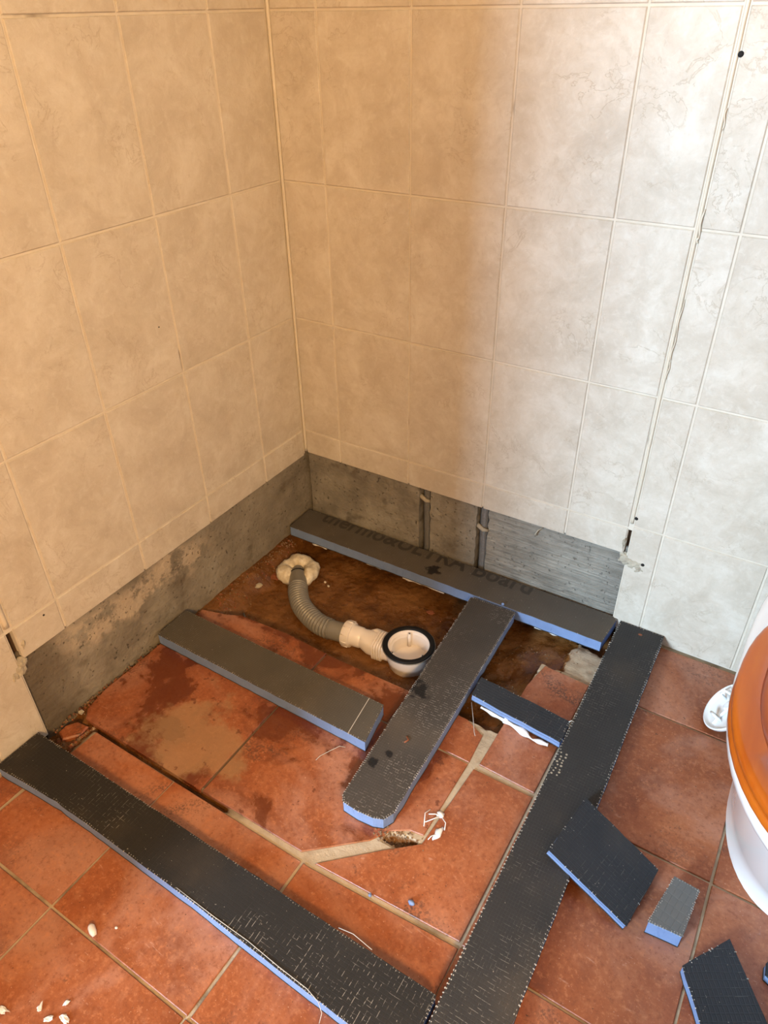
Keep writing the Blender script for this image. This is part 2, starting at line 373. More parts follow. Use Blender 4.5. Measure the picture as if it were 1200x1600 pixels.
# render coat
def render_coat(side, s0, s1, z0, z1, d0, d1, mat, par, amp=.0016):
    f = wmap(side); ns, nz = max(2, int((s1 - s0) / .008)), max(2, int((z1 - z0) / .008)); V, F = [], []
    for j in range(nz + 1):
        for i in range(ns + 1):
            s, z = s0 + (s1 - s0) * i / ns, z0 + (z1 - z0) * j / nz
            e = noise.noise(Vector((s * 14, z * 40, 3.1))) * amp + noise.noise(Vector((s * 70, z * 90, 9))) * amp * .5
            if i in (0, ns): s += noise.noise(Vector((z * 60, s0 * 9, 2))) * .003 * (1 if s0 > .01 else 0)
            V.append(f(s, z, d1 + e))
    for j in range(nz):
        for i in range(ns):
            a = j * (ns + 1) + i; F.append([a, a + 1, a + ns + 2, a + ns + 1])
    n0 = len(V); edge = [i for i in range(ns + 1)] + [(j + 1) * (ns + 1) - 1 for j in range(1, nz + 1)] + [nz * (ns + 1) + i for i in range(ns - 1, -1, -1)] + [j * (ns + 1) for j in range(nz - 1, 0, -1)]
    for k in edge:
        if side == 'left': V.append((d0, V[k][1], V[k][2]))
        else: V.append((V[k][0], -d0, V[k][2]))
    m = len(edge)
    for i in range(m): F.append([edge[i], edge[(i + 1) % m], n0 + (i + 1) % m, n0 + i])
    return new_obj('render_coat', V, F, mat, par, smooth=False)
render_coat('left', -.045, .868, -.06, .215, -.05, -.012, M['render_l'], wall_left)
render_coat('back', .0, .339, -.06, .222, -.05, -.012, M['render_p'], wall_back)
render_coat('back', .371, .497, -.06, .222, -.05, -.012, M['render_p'], wall_back)
render_coat('back', .527, .858, -.06, .222, -.05, -.012, M['render_b'], wall_back, .0026)
# corner and movement-joint sealant
def sealant(side, s, z0, z1, wdt, par, d=.0005, wob=.0012):
    f = wmap(side); bm = bmesh.new(); pts, rr = [], []
    nn = int((z1 - z0) / .012)
    for i in range(nn + 1):
        z = z0 + (z1 - z0) * i / nn
        pts.append(f(s + wob * noise.noise(Vector((z * 30, s, 1))), z, -.0016 + d)); rr.append(wdt * (.9 + .25 * abs(noise.noise(Vector((z * 9, s * 5, 7))))))
    tube_bm(bm, pts, rr, 10); return bm_obj('sealant_bead', bm, M['sealant'], par, smooth=True)
sealant('back', .8485, .29, 2.36, .0032, wall_back, -.0004, .0004); sealant('left', .863, .285, 2.36, .0060, wall_left, -.0018, .0004)
sealant('back', .0020, .215, 2.36, .0042, wall_back, .0012, .0003)
# loose curls of sealant on the movement joint
for (z, l, wd) in ((.905, .045, .004), (1.045, .03, .0022), (.76, .06, .0022), (.70, .05, .0025), (.648, .035, .0022), (.862, .010, .005)):
    pts = [(.8525 + .0013 * math.sin(k * .9 + z * 9), -.0008 - .0004 * math.sin(k), z - l * k / 7) for k in range(8)]
    tube('sealant_curl', pts, [wd * .5 * (.4 + .6 * math.sin(math.pi * (k + .5) / 8)) for k in range(8)], M['sealant'], wall_back, 6)
# drill holes
for side, par, s, z, r in (('back', wall_back, .8545, 1.112, .0042), ('back', wall_back, .8555, .305, .0036), ('back', wall_back, .8885, .197, .0038), ('left', wall_left, .864, .289, .0035), ('left', wall_left, .795, .262, .002), ('left', wall_left, .4, .683, .0014)):
    f = wmap(side); tube('drill_hole', [f(s, z, -.006), f(s, z, .0006)], r, M['hole'], par, 10)
# lumps of old mortar at the ends of the stripped band
def lump(side, par, s, z, rs, rz, seed):
    f = wmap(side); bm = bmesh.new(); bmesh.ops.create_icosphere(bm, subdivisions=3, radius=1)
    for v in bm.verts:
        k = 1 + .45 * noise.noise(v.co * 1.7 + Vector((seed, 0, 2))) + .2 * noise.noise(v.co * 5 + Vector((seed, 3, 2)))
        c = v.co * k; v.co = Vector(f(s + c.x * rs, z + c.y * rz, -.006 + c.z * .009))
    return bm_obj('mortar_lump', bm, M['mortar'], par)
lump('back', wall_back, .868, .192, .022, .012, 1); lump('back', wall_back, .880, .181, .012, .009, 4); lump('back', wall_back, .852, .196, .016, .014, 8)
lump('left', wall_left, .872, .183, .014, .016, 2); lump('left', wall_left, .882, .176, .008, .014, 5); lump('left', wall_left, .862, .195, .012, .010, 9)
lump('left', wall_left, .848, .232, .006, .012, 12); lump('back', wall_back, .8415, .238, .0045, .016, 13)
# conduits in their chases
for s, nm, lab in ((.355, 0, 'narrow grey corrugated conduit in the wall chase nearer the room corner'), (.512, 1, 'grey corrugated conduit in the wall chase left of the trowelled grey render')):
    root = empty('electrical_conduit', (s, .030, -.03)); tag(root, lab, 'conduit', 'conduits in the stripped back wall')
    pts, rr = [], []
    for i in range(121):
        pts.append((.0015 * math.sin(i * .05), .002, .00205 * i)); rr.append((.0100 if nm == 0 else .0112) + (.0009 if i % 2 else 0))
    tube('corrugated_pipe', pts, rr, M['conduit'], root, 14, smooth=False)
    bm = bmesh.new(); tube_bm(bm, [(-.019, -.006, .205 - .03 * nm), (-.010, -.0125, .204 - .03 * nm), (.002, -.0145, .199 - .03 * nm), (.013, -.009, .197 - .03 * nm)], [.006, .0055, .0055, .004], 8)
    bm_obj('plaster_dab', bm, M['mortar'], root, smooth=True)
# a curl of fibre stuck on the render
tube('wire_end', [(.66, .010, .203), (.652, .004, .196), (.648, .0, .187), (.647, .004, .178)], .0016, M['mortar'], wall_back, 6)

# other walls of the room, two added light blockers, ceiling, window
tag(boxes('wall_right', [(2.05, 2.15, -4.7, .14, -.08, 2.4)], M['paint']), kind='structure')
tag(boxes('wall_recess', [(-1.8, -.14, -1.72, -1.62, -.08, 2.4)], M['paint']), kind='structure')
tag(boxes('daylight_blocker', [(-.045, .285, -1.72, -1.62, -.08, 2.4)], M['paint']), kind='structure')  # added out of view; its edge sets where the daylight starts
tag(boxes('lamp_blocker', [(1.40, 2.05, -1.36, -1.30, -.08, 1.45)], M['paint']), kind='structure')  # unseen low screen, added to keep the lamp off the lower right
tag(boxes('wall_side', [(-1.9, -1.8, -4.7, -1.62, -.08, 2.4)], M['paint']), kind='structure')
wf = tag(boxes('wall_front', [(-1.8, WIN_X0, -4.7, -4.6, -.08, 2.4), (WIN_X1, 2.05, -4.7, -4.6, -.08, 2.4), (WIN_X0, WIN_X1, -4.7, -4.6, -.08, WIN_Z0), (WIN_X0, WIN_X1, -4.7, -4.6, WIN_Z1, 2.4)], M['paint']), kind='structure')
wn = tag(boxes('window_1', [(WIN_X0, WIN_X0 + .03, -4.62, -4.59, WIN_Z0, WIN_Z1), (WIN_X1 - .03, WIN_X1, -4.62, -4.59, WIN_Z0, WIN_Z1), (WIN_X0, WIN_X1, -4.62, -4.59, WIN_Z0, WIN_Z0 + .03), (WIN_X0, WIN_X1, -4.62, -4.59, WIN_Z1 - .03, WIN_Z1)], M['paint']), kind='structure')
tag(boxes('ceiling', [(-1.9, 2.15, -4.7, .14, 2.4, 2.5)], M['paint']), kind='structure')

# ------------------------------------------------------------------ floor
def sstep(a, b, x):
    t = min(1, max(0, (x - a) / (b - a))); return t * t * (3 - 2 * t)
def nz(x, y, f, s=0): return noise.noise(Vector((x * f, y * f, s)))
def bed_z(x, y):
    w = .006 * nz(x, y, 30, 4) + .003 * nz(x, y, 90, 2)
    ye = -.404 - .045 * (1 - sstep(.03, .12, x)) + w                                            # front lip of the pit
    m = sstep(ye - .002, ye + .006, y)
    m *= 1 - sstep(.752 + w, .760 + w, x) * (1 - sstep(-.185 + w, -.178 + w, y)) if x > .74 else 1
    cem = sstep(.79, .81, x + 2.2 * w) * sstep(-.055, -.085, y + .25 * (x - .8) + 1.5 * w)
    z = -.0032
    zp = -.052 + .005 * nz(x, y, 9, 1) + .003 * nz(x, y, 28, 6) + .0015 * nz(x, y, 80, 3)
    zp += .040 * (1 - sstep(.0, .075 + .03 * nz(x, y, 12, 8), x))   # rubble slope against the wall
    zp += .028 * sstep(.64, .75, x) * (.7 + .5 * nz(x, y, 16, 5))
    z = z * (1 - m) + zp * m
    if m > .3: z = z * (1 - cem) + (-.006 + .002 * nz(x, y, 60, 2)) * cem
    j = sstep(.05, .06, x) * (1 - sstep(.40, .42, x)) * (1 - sstep(.003, .006, abs(y + .8088)))
    z -= .016 * j
    h = 1 - sstep(.6, 1.0, (((x - .712 - .75 * (y + .697)) / .034) ** 2 + ((y + .697) / .016) ** 2) ** .5 + .25 * nz(x, y, 60, 1))
    z -= .016 * h + .004 * h * nz(x, y, 120, 3)
    c = (1 - sstep(.05, .075, x)) * sstep(-.90, -.88, y) * (1 - sstep(-.80, -.79, y))
    z -= .010 * c * (1 + .6 * nz(x, y, 70, 2))
    z -= .012 * (1 - sstep(.010, .016, x)) * sstep(-.9, -.88, y) * (1 - m)
    return z
X0, X1, Y0, Y1, ST = -.05, .90, -.93, .05, .005
nx, ny = round((X1 - X0) / ST), round((Y1 - Y0) / ST); V, F = [], []
for j in range(ny + 1):
    for i in range(nx + 1):
        x, y = X0 + i * ST, Y0 + j * ST; V.append((x, y, bed_z(x, y) if (0 < i < nx and 0 < j < ny) else -.0032))
for j in range(ny):
    for i in range(nx):
        a = j * (nx + 1) + i; F.append([a, a + 1, a + nx + 2, a + nx + 1])
k = len(V)
def quad(x0, x1, y0, y1):
    b = len(V); V.extend([(x0, y0, -.0032), (x1, y0, -.0032), (x1, y1, -.0032), (x0, y1, -.0032)]); F.append([b, b + 1, b + 2, b + 3])
quad(-1.8, 2.05, -4.6, Y0); quad(X1, 2.05, Y0, Y1)
floor = new_obj('floor', V, F, M['bed'], recalc=False); tag(floor, kind='structure')
G = .0022
def floor_tile(poly, mat=None, dz=0.0, b=.0010, jitter=True):
    cx = sum(p[0] for p in poly) / len(poly); cy = sum(p[1] for p in poly) / len(poly)
    v, f = prism_data([(x - cx, y - cy) for x, y in poly], -.011, 0, b)
    o = new_obj('floor_tile', v, f, mat or M['terra'], floor, (cx, cy, dz))
    if jitter: o.rotation_euler = (random.uniform(-.0015, .0015), random.uniform(-.0015, .0015), random.uniform(-.003, .003))
    return o
def rect(x0, x1, y0, y1, g=G): return [(x0 + g, y0 + g), (x1 - g, y0 + g), (x1 - g, y1 - g), (x0 + g, y1 - g)]
GX = [-.010, .287, .583, .877, 1.176, 1.472, 1.769, 2.05]; GY = [0, -.197, -.497, -.795, -1.085, -1.381, -1.677]
for i in range(3, len(GX) - 1):
    for j in range(len(GY) - 1):
        x0 = .872 if i == 3 and j < 4 else GX[i]
        floor_tile(rect(x0, GX[i + 1], GY[j + 1], GY[j] if j else -.004))
for i in range(3):
    for j in range(4, len(GY) - 1): floor_tile(rect(max(GX[i], .002), GX[i + 1], GY[j + 1], GY[j]))
# row just in front of the shower base
floor_tile([(.062, -1.082), (.285, -1.082), (.287, -.8165), (.075, -.8155)]); floor_tile(rect(.288, .586, -1.085, -.8135)); floor_tile([(.590, -1.082), (.875, -1.082), (.872, -.801), (.600, -.8165), (.590, -.8155)])
floor_tile(rect(.002, .060, -1.085, -.90))
# cut tiles of the shower base
WT = M['terra_wet']
floor_tile([(.012, -.785), (.030, -.8040), (.343, -.8040), (.340, -.499), (.003, -.499), (.004, -.66), (.002, -.73)], WT)
floor_tile([(.003, -.494), (.340, -.494), (.342, -.405), (.23, -.400), (.10, -.408), (.06, -.425), (.004, -.440)], WT, -.001)
floor_tile([(.348, -.802), (.574, -.801), (.662, -.724), (.684, -.690), (.712, -.672), (.737, -.668), (.738, -.499), (.345, -.499)], WT, -.0004)
floor_tile([(.346, -.494), (.556, -.494), (.556, -.402), (.345, -.406)], WT, -.001)
floor_tile([(.560, -.494), (.738, -.494), (.733, -.425), (.690, -.405), (.562, -.402)], M['terra'], -.001)
floor_tile([(.757, -.489), (.868, -.492), (.868, -.195), (.769, -.190), (.757, -.26)], M['terra'])
floor_tile([(.752, -.503), (.869, -.5015), (.869, -.791), (.607, -.806), (.690, -.728), (.742, -.683)], M['terra'])
# broken piece beside the left wall
floor_tile([(.006, -.852), (.028, -.862), (.050, -.835), (.046, -.812), (.018, -.815), (.004, -.835)], M['terra'], -.004, .003)
# far part of the room, never in view: one plain field of the same tiles
boxes('tile_field', [(-1.8, 2.05, -4.6, -1.684, -.011, 0)], M['terra'], floor)

# crumbs of rubble along the stripped walls and in the pit
def crumbs(name, spots, mat, label):
    V, F = [], []
    for (x, y, z, r) in spots:
        bm = [Vector((random.uniform(-1, 1), random.uniform(-1, 1), random.uniform(-.6, .8))) * r for _ in range(3)]
        a = Vector((x, y, z)); rot = random.uniform(0, 6.28); b = len(V)
        base = [(math.cos(rot + q * 1.5708) * r * random.uniform(.6, 1.3), math.sin(rot + q * 1.5708) * r * random.uniform(.6, 1.3)) for q in range(4)]
        V += [(x + p[0], y + p[1], z - .001) for p in base] + [(x + p[0] * .6 + bm[0].x * .2, y + p[1] * .6, z + r * random.uniform(.4, 1.0)) for p in base]
        F += [[b, b + 3, b + 2, b + 1], [b + 4, b + 5, b + 6, b + 7]] + [[b + q, b + (q + 1) % 4, b + 4 + (q + 1) % 4, b + 4 + q] for q in range(4)]
    o = new_obj(name, V, F, mat); tag(o, label, 'debris', kind='stuff'); return o
S1, S2 = [], []
def put(x, y, r, L):
    L.append((x, y, bed_z(x, y) if (y > -.404 or (.68 < x < .75 and y > -.74) or x < .06) else 0.0, r))
for _ in range(300):
    x = abs(random.gauss(0, .03)) - .006; y = random.uniform(-.40, -.10); put(x, y, random.choice([.001, .0014, .002, .0032]), random.choice([S1, S1, S2]))
for _ in range(170):
    x = abs(random.gauss(0, .008)) - .006; y = random.uniform(-.86, -.58); L = random.choice([S1, S2]); L.append((x, y, -.003 if x < .012 else 0, random.choice([.0012, .0018, .0026])))
for _ in range(150):
    x = random.uniform(.0, .085); y = -.868 + .045 * random.random() - .3 * 0; put(min(x, .06), y, random.choice([.0015, .002, .0035]), random.choice([S1, S2]))
for _ in range(190):
    y = random.gauss(-.694, .009); x = .704 + .75 * (y + .694) + random.gauss(0, .016); put(x, y, random.choice([.0014, .002, .003]), S1)
for _ in range(240):
    x = random.uniform(.60, .83); y = random.uniform(-.40, -.11)
    if x > .75 and y < -.19: continue
    put(x, y, random.choice([.001, .0016, .0024]), S1)
for _ in range(120): put(random.uniform(.02, .54), random.uniform(-.39, -.11), random.choice([.001, .0016, .0022]), random.choice([S1, S2]))
crumbs('rubble_crumbs', S1, M['rubble'], 'grey-brown rubble crumbs scattered along the stripped wall and in the wet pit')
crumbs('tile_chips', S2, M['chip'], 'small red terracotta chips strewn by the left wall and in the pit')
# larger loose bits, each a thing
def chunk(name, loc, r, mat, label, cat, seed, group=None, rz=0):
    o = blob(name, r, mat, None, loc, .5, sub=2, seed=seed); o.rotation_euler = (0, 0, rz)
    for p in o.data.polygons: p.use_smooth = False
    return tag(o, label, cat, group)
for i, (x, y, r, lab) in enumerate((((.045), -.225, .016, 'flat reddish tile shard lying against the left wall above the grey strip'), (.035, -.275, .011, 'small pale mortar chip by the left wall beside the foam collar'), (.055, -.17, .014, 'broken terracotta shard leaning at the wall near the corner board'))):
    chunk('tile_shard', (x, y, bed_z(x, y) + .004), (r, r * .7, .005), M['chip'] if i != 1 else M['mortar'], lab, 'shard', i + 3, rz=i)
chunk('mortar_crumb', (.012, -.80, .004), (.006, .005, .004), M['mortar'], 'pale round mortar crumb at the wall foot by the broken tile', 'crumb', 2)
chunk('tile_flake', (.452, -.125, bed_z(.452, -.125) + .003), (.010, .007, .003), M['chip'], 'pinkish tile flake in the wet pit just in front of the rear board', 'flake', 5)

# ------------------------------------------------------------------ construction boards
def ragged(poly, step=.016, amp=.0005, wob=0.0, seed=0):
    out = []; n = len(poly)
    for i in range(n):
        a, b = Vector(poly[i]), Vector(poly[(i + 1) % n]); L = (b - a).length; k = max(1, int(L / step))
        nn = Vector(((b - a).y, -(b - a).x)).normalized()
        for q in range(k):
            t = q / k; p = a.lerp(b, t)
            if q: p = p + nn * (amp * noise.noise(Vector((p.x * 90, p.y * 90, seed))) * 2 + wob * noise.noise(Vector((p.x * 6, p.y * 6, seed + 5))))
            out.append((p.x, p.y))
    return out
def fringe(root, poly, z, density=.0052, mat=None, reach=.0022, keep=.8, only=None, sz=1.0):
    V, F = [], []; n = len(poly)
    for i in range(n):
        if only is not None and i not in only: continue
        a, b = Vector(poly[i]), Vector(poly[(i + 1) % n]); L = (b - a).length; d = (b - a).normalized(); nn = Vector((d.y, -d.x)); k = int(L / density)
        for q in range(k):
            if random.random() > keep: continue
            p = a + d * (q + .5) * density; r = reach * random.uniform(.2, .9); hw = random.uniform(.0003, .0007) * sz; inn = -random.uniform(.0005, .003)
            b0 = len(V)
            for zz in (z - .0004, z + .0005):
                for (u, s_) in ((-hw, inn), (hw, inn), (hw, r), (-hw, r)):
                    pt = p + d * u + nn * s_; V.append((pt.x, pt.y, zz - (.0006 if s_ > 0 else 0)))
            F += [[b0, b0 + 3, b0 + 2, b0 + 1], [b0 + 4, b0 + 5, b0 + 6, b0 + 7]] + [[b0 + u, b0 + (u + 1) % 4, b0 + 4 + (u + 1) % 4, b0 + 4 + u] for u in range(4)]
    if not V: return
    o = new_obj('fibre_fringe', V, F, mat or M['fibre'], root); o['kind'] = 'stuff'; return o
def board(label, pts, z0, z1, coatm, group=None, name='insulation_board', amp=.0006, wob=0.0, fr=dict(), seed=1, matrix=None, layers=1, cat='board'):
    """pts: outline in world xy; the first edge sets the long axis of the mesh weave"""
    if matrix is None:
        p0 = Vector(pts[0]); ax = (Vector(pts[1]) - p0).normalized(); ang = math.atan2(ax.y, ax.x)
        root = empty(name, (p0.x, p0.y, z0), ang); c, s = math.cos(-ang), math.sin(-ang)
        loc = [((x - p0.x) * c - (y - p0.y) * s, (x - p0.x) * s + (y - p0.y) * c) for x, y in pts]
    else:
        root = empty(name); root.matrix_world = matrix; loc = pts
    tag(root, label, cat, group)
    area = sum(loc[i][0] * loc[(i + 1) % len(loc)][1] - loc[(i + 1) % len(loc)][0] * loc[i][1] for i in range(len(loc)))
    if area < 0: loc = [loc[0]] + loc[:0:-1]
    rg = ragged(loc, .016, amp, wob, seed); h = z1 - z0; ct = .0013
    v, f = prism_data(inset(rg, -.0002), 0, ct, 0); new_obj('bottom_coating', v, f, M['coat'], root)
    hs = [ct + (h - 2 * ct) * i / layers for i in range(layers + 1)]
    for i in range(layers):
        e = .0004 if i else 0
        v, f = prism_data(inset(rg, .0006 + .0006 * (i % 2)), hs[i] + e, hs[i + 1] - (e if layers > 1 else 0), 0); new_obj('foam_core', v, f, M['foam'], root)
    if layers > 1:
        v, f = prism_data(inset(rg, .003), hs[1] - .0006, hs[1] + .0006, 0); new_obj('middle_skin', v, f, M['rubber'], root)
    v, f = prism_data(inset(rg, -.0003), h - ct, h, .0004); new_obj('top_coating', v, f, coatm, root)
    if fr is not None: fringe(root, loc, h - .0003, **fr)
    root['_loc'] = 0; del root['_loc']
    return root, loc
def adhesive(root, pts, r, seed=0, mat=None):
    """squeezed-out bead along a line of local points"""
    bm = bmesh.new(); P, Rr = [], []
    for a, b in zip(pts, pts[1:]):
        a, b = Vector(a), Vector(b); k = max(2, int((b - a).length / .004))
        for q in range(k):
            p = a.lerp(b, q / k); t = noise.noise(Vector((p.x * 45, p.y * 45, seed)))
            P.append(p + Vector((0, .002 * t, 0))); Rr.append(max(.0015, r * (.75 + 1.1 * t)))
    tube_bm(bm, P, Rr, 8); return bm_obj('adhesive_bead', bm, mat or M['adhesive'], root, smooth=True)

GB = 'boards framing the shower base'
Z = .030
rear, rl = board('long smooth grey-brown foam board with faint print along the rear wall', [(.001, -.006), (.863, .004), (.856, -.090), (.004, -.098)], .0005, Z, M['coat_smooth'], fr=dict(keep=.12, reach=.001), seed=1)
adhesive(rear, [(.07, -.085, -.005), (.12, -.085, -.006)], .0045, 3); adhesive(rear, [(.24, -.084, -.006), (.29, -.084, -.006)], .0035, 4)
adhesive(rear, [(.35, -.085, -.005), (.47, -.085, -.006)], .0052, 9); adhesive(rear, [(.70, -.084, -.005), (.76, -.083, -.006)], .0055, 5); adhesive(rear, [(.785, -.083, -.004), (.82, -.082, -.006)], .0075, 15)
# printed lettering, its upper edge cut off with the board
cu = bpy.data.curves.new('print', 'FONT'); cu.body = 'thermo&ULTRA Board'; cu.size = .074; cu.extrude = .00012; cu.offset = .0016; cu.space_character = 1.04
to = bpy.data.objects.new('print_tmp', cu); COL.objects.link(to)
dg = bpy.context.evaluated_depsgraph_get(); me = bpy.data.meshes.new_from_object(to.evaluated_get(dg)); bpy.data.objects.remove(to)
bm = bmesh.new(); bm.from_mesh(me)
xs = [v.co.x for v in bm.verts]; sx = .605 / (max(xs) - min(xs)); x0 = min(xs)
for v in bm.verts: v.co = Vector(((v.co.x - x0) * sx + .055, v.co.y - .028 + .00 * v.co.x, v.co.z + (Z - .0005) + .00005))
bmesh.ops.bisect_plane(bm, geom=bm.verts[:] + bm.edges[:] + bm.faces[:], plane_co=(0, -.0015, 0), plane_no=(0, 1, 0), clear_outer=True)
todo = set(bm.faces)
while todo:
    isl, st = set(), [next(iter(todo))]
    while st:
        f_ = st.pop()
        if f_ in isl: continue
        isl.add(f_); st += [q for e in f_.edges for q in e.link_faces if q not in isl]
    todo -= isl; ix = {}; V, F = [], []
    for f_ in isl:
        for v in f_.verts:
            if v not in ix: ix[v] = len(V); V.append(tuple(v.co))
        F.append([ix[v] for v in f_.verts])
    new_obj('printed_letter', V, F, M['print'], rear, recalc=False)
bm.free()

right, _ = board('longest charcoal foam board running from the wall to the bottom edge', [(.871, -.0025), (.888, -.995), (.9865, -.995), (.967, -.0025)], 0.0004, Z, M['coat'], fr=dict(keep=.95, density=.0068, reach=.0024, sz=1.7), seed=2)
# ring marks near its left edge
bm = bmesh.new()
for i in range(16):
    x = .405 + .0072 * (i // 2) + random.uniform(-.001, .001); y = .006 + .008 * (i % 2) + random.uniform(-.001, .003)
    bmesh.ops.create_circle(bm, cap_ends=True, segments=10, radius=random.uniform(.0016, .0024), matrix=Matrix.Translation((x, y, Z - .0003)))
mk = bm_obj('dab_marks', bm, M['mortar'], right, recalc=False)
bm = bmesh.new(); bmesh.ops.create_icosphere(bm, subdivisions=2, radius=1)
for v in bm.verts: v.co = Vector((.022 + v.co.x * .0035, .050 + v.co.y * .005, Z - .0008 + v.co.z * .0012))
bm_obj('mortar_spot', bm, M['chip'], right)

front, _ = board('black foam board lying across the front from the left wall', [(.004, -.887), (.879, -.885), (.882, -.9815), (.45, -.969), (.16, -.966), (.004, -.977)], 0.0004, Z, M['coat_front'], fr=dict(keep=.75, reach=.0014), seed=3, wob=.003)
tube('loose_fibre', [(.45, -.0805, Z + .0002), (.53, -.083, Z + .0006), (.60, -.083, Z + .0006), (.66, -.087, Z + .001), (.715, -.089, Z + .0015), (.738, -.094, Z + .001), (.748, -.100, Z - .008), (.748, -.108, .006)], .00055, M['fibre'], front, 5)
tube('loose_fibre', [(.705, .004, Z - .001), (.73, .007, Z + .002), (.765, .004, Z - .001)], .0006, M['fibre'], front, 5)

left, ll = board('olive-grey foam board between the left wall and the drain board', [(.001, -.485), (.541, -.483), (.558, -.577), (.003, -.575)], 0.0004, Z, M['coat_left'], fr=dict(keep=.6, reach=.0012), seed=4)
v, f = prism_data([(.517, -.0945), (.5185, -.0945), (.507, .000), (.5055, .000)], Z - .0008, Z - .00015, 0)
cl = new_obj('score_line', v, f, M['fibre'], left); cl['label'] = 'thin pale scored line near the board end'

drainb, _ = board('worn black foam board beside the drain with rounded frayed front corner', [(.547, -.104), (.585, -.690), (.593, -.702), (.625, -.704), (.655, -.701), (.672, -.694), (.681, -.675), (.657, -.099)], 0.0004, Z, M['coat_mid'], fr=dict(keep=.9, density=.0046, reach=.0024, sz=1.1), seed=5, amp=.0009)
bm = bmesh.new()                                     # fraying of cut fibres down its front corner
for i in range(46):
    t = i / 45; x = .588 + .010 * math.sin(t * 3.1) - .008 * t * t; y = .052 + .052 * t
    r_ = random.uniform(.0004, .0008); tube_bm(bm, [(x + .0065, y - .004, Z - .002), (x + .0085, y - .004 + random.uniform(-.001, .001), random.uniform(.010, .02))], [r_, r_ * .4], 4)
bm.free()
tubeb = [(.425, .045, Z + .0002), (.432, .052, Z + .0012), (.44, .047, Z + .0006)]
sp = tube('plaster_smear', tubeb, .0018, M['chip'], drainb, 5)

strip, _ = board('short black foam strip set between the drain board and the long right board', [(.676, -.316), (.872, -.330), (.8735, -.386), (.679, -.368)], .012, Z, M['coat_coarse'], fr=dict(keep=.15), seed=6, layers=2, amp=.0012)
adhesive(strip, [(.03, -.050, -.006), (.10, -.0515, -.007)], .0058, 2); adhesive(strip, [(.085, -.052, -.0045), (.12, -.056, -.0055), (.15, -.061, -.0065), (.185, -.056, -.0045)], .0072, 7)
adhesive(strip, [(.01, -.01, -.006), (.18, -.01, -.006)], .006, 4)
tube('loose_fibre', [(.196, -.004, .019), (.199, .000, .022), (.204, .003, .0185)], .0011, M['fibre'], strip, 5)

# offcuts lying to the right
A, B, C_, D_ = Vector((.9375, -.614, .055)), Vector((.9565, -.492, .055)), Vector((1.097, -.530, .0165)), Vector((1.0795, -.6445, .0165))
ex = (D_ - A).normalized(); nrm = (D_ - A).cross(B - A).normalized(); ey = nrm.cross(ex); th = .016
org = A - nrm * th
def l2(p): d = p - A; return (d.dot(ex), d.dot(ey))
mtx = Matrix(((ex.x, ey.x, nrm.x, org.x), (ex.y, ey.y, nrm.y, org.y), (ex.z, ey.z, nrm.z, org.z), (0, 0, 0, 1)))
board('square black foam offcut tilted half on the long board', [l2(A), l2(D_), l2(C_), l2(B)], 0, th, M['coat_coarse'], 'foam board offcuts', 'board_offcut', fr=dict(keep=.2), seed=7, matrix=mtx, layers=2, cat='offcut')
board('small grey-topped blue foam block on the floor by the tilted offcut', [(1.1045, -.6305), (1.121, -.539), (1.160, -.541), (1.154, -.626)], .0004, .034, M['coat_grey'], 'foam board offcuts', 'board_offcut', fr=dict(keep=.9, density=.004, reach=.0015), seed=8, amp=.0012, cat='offcut')
board('black foam offcut at the lower right corner with one blue edge showing', [(1.165, -.659), (1.236, -.773), (1.318, -.722), (1.216, -.584)], .0004, .020, M['coat_coarse'], 'foam board offcuts', 'board_offcut', fr=dict(keep=.15), seed=9, cat='offcut')
board('sliver of black offcut at the right frame edge', [(1.270, -.607), (1.2685, -.590), (1.285, -.555), (1.36, -.57), (1.35, -.64)], .0004, .016, M['coat_coarse'], 'foam board offcuts', 'board_offcut', fr=dict(keep=.1), seed=10, cat='offcut')

# ------------------------------------------------------------------ shower trap
DX, DY, DZ = .487, -.291, -.056
trap = empty('shower_trap', (DX, DY, DZ)); tag(trap, 'white plastic shower trap with black gasket ring in the pit', 'drain')
cup = lathe('trap_cup', [(.0005, 0), (.043, 0), (.046, .003), (.0475, .018), (.0500, .022), (.0508, .030), (.0515, .050), (.0565, .053), (.0568, .0585), (.0475, .0588), (.0462, .054), (.0455, .052), (.0435, .050), (.0425, .016), (.040, .0145), (.0005, .0155)], M['white_plastic'], trap, 48); sharpen(cup, 40)
g = lathe('gasket_ring', [(.0468, .0588), (.0468, .0615), (.0485, .0628), (.0568, .0628), (.0585, .0612), (.0585, .0588)], M['rubber'], trap, 56, closed=True)
lathe('flange_edge', [(.0585, .0570), (.0600, .0574), (.0600, .0594), (.0585, .0592)], M['grey_plastic'], trap, 56, closed=True)
for an in (118, 238, -12):
    ca, sa = math.cos(math.radians(an)), math.sin(math.radians(an)); r = .0410
    bs = tube('screw_boss', [(r * ca, r * sa, .016), (r * ca, r * sa, .0535)], .0046, M['white_plastic'], trap, 12)
    tube('screw_hole', [(r * ca, r * sa, .053), (r * ca, r * sa, .0539)], .0017, M['hole'], bs, 8)
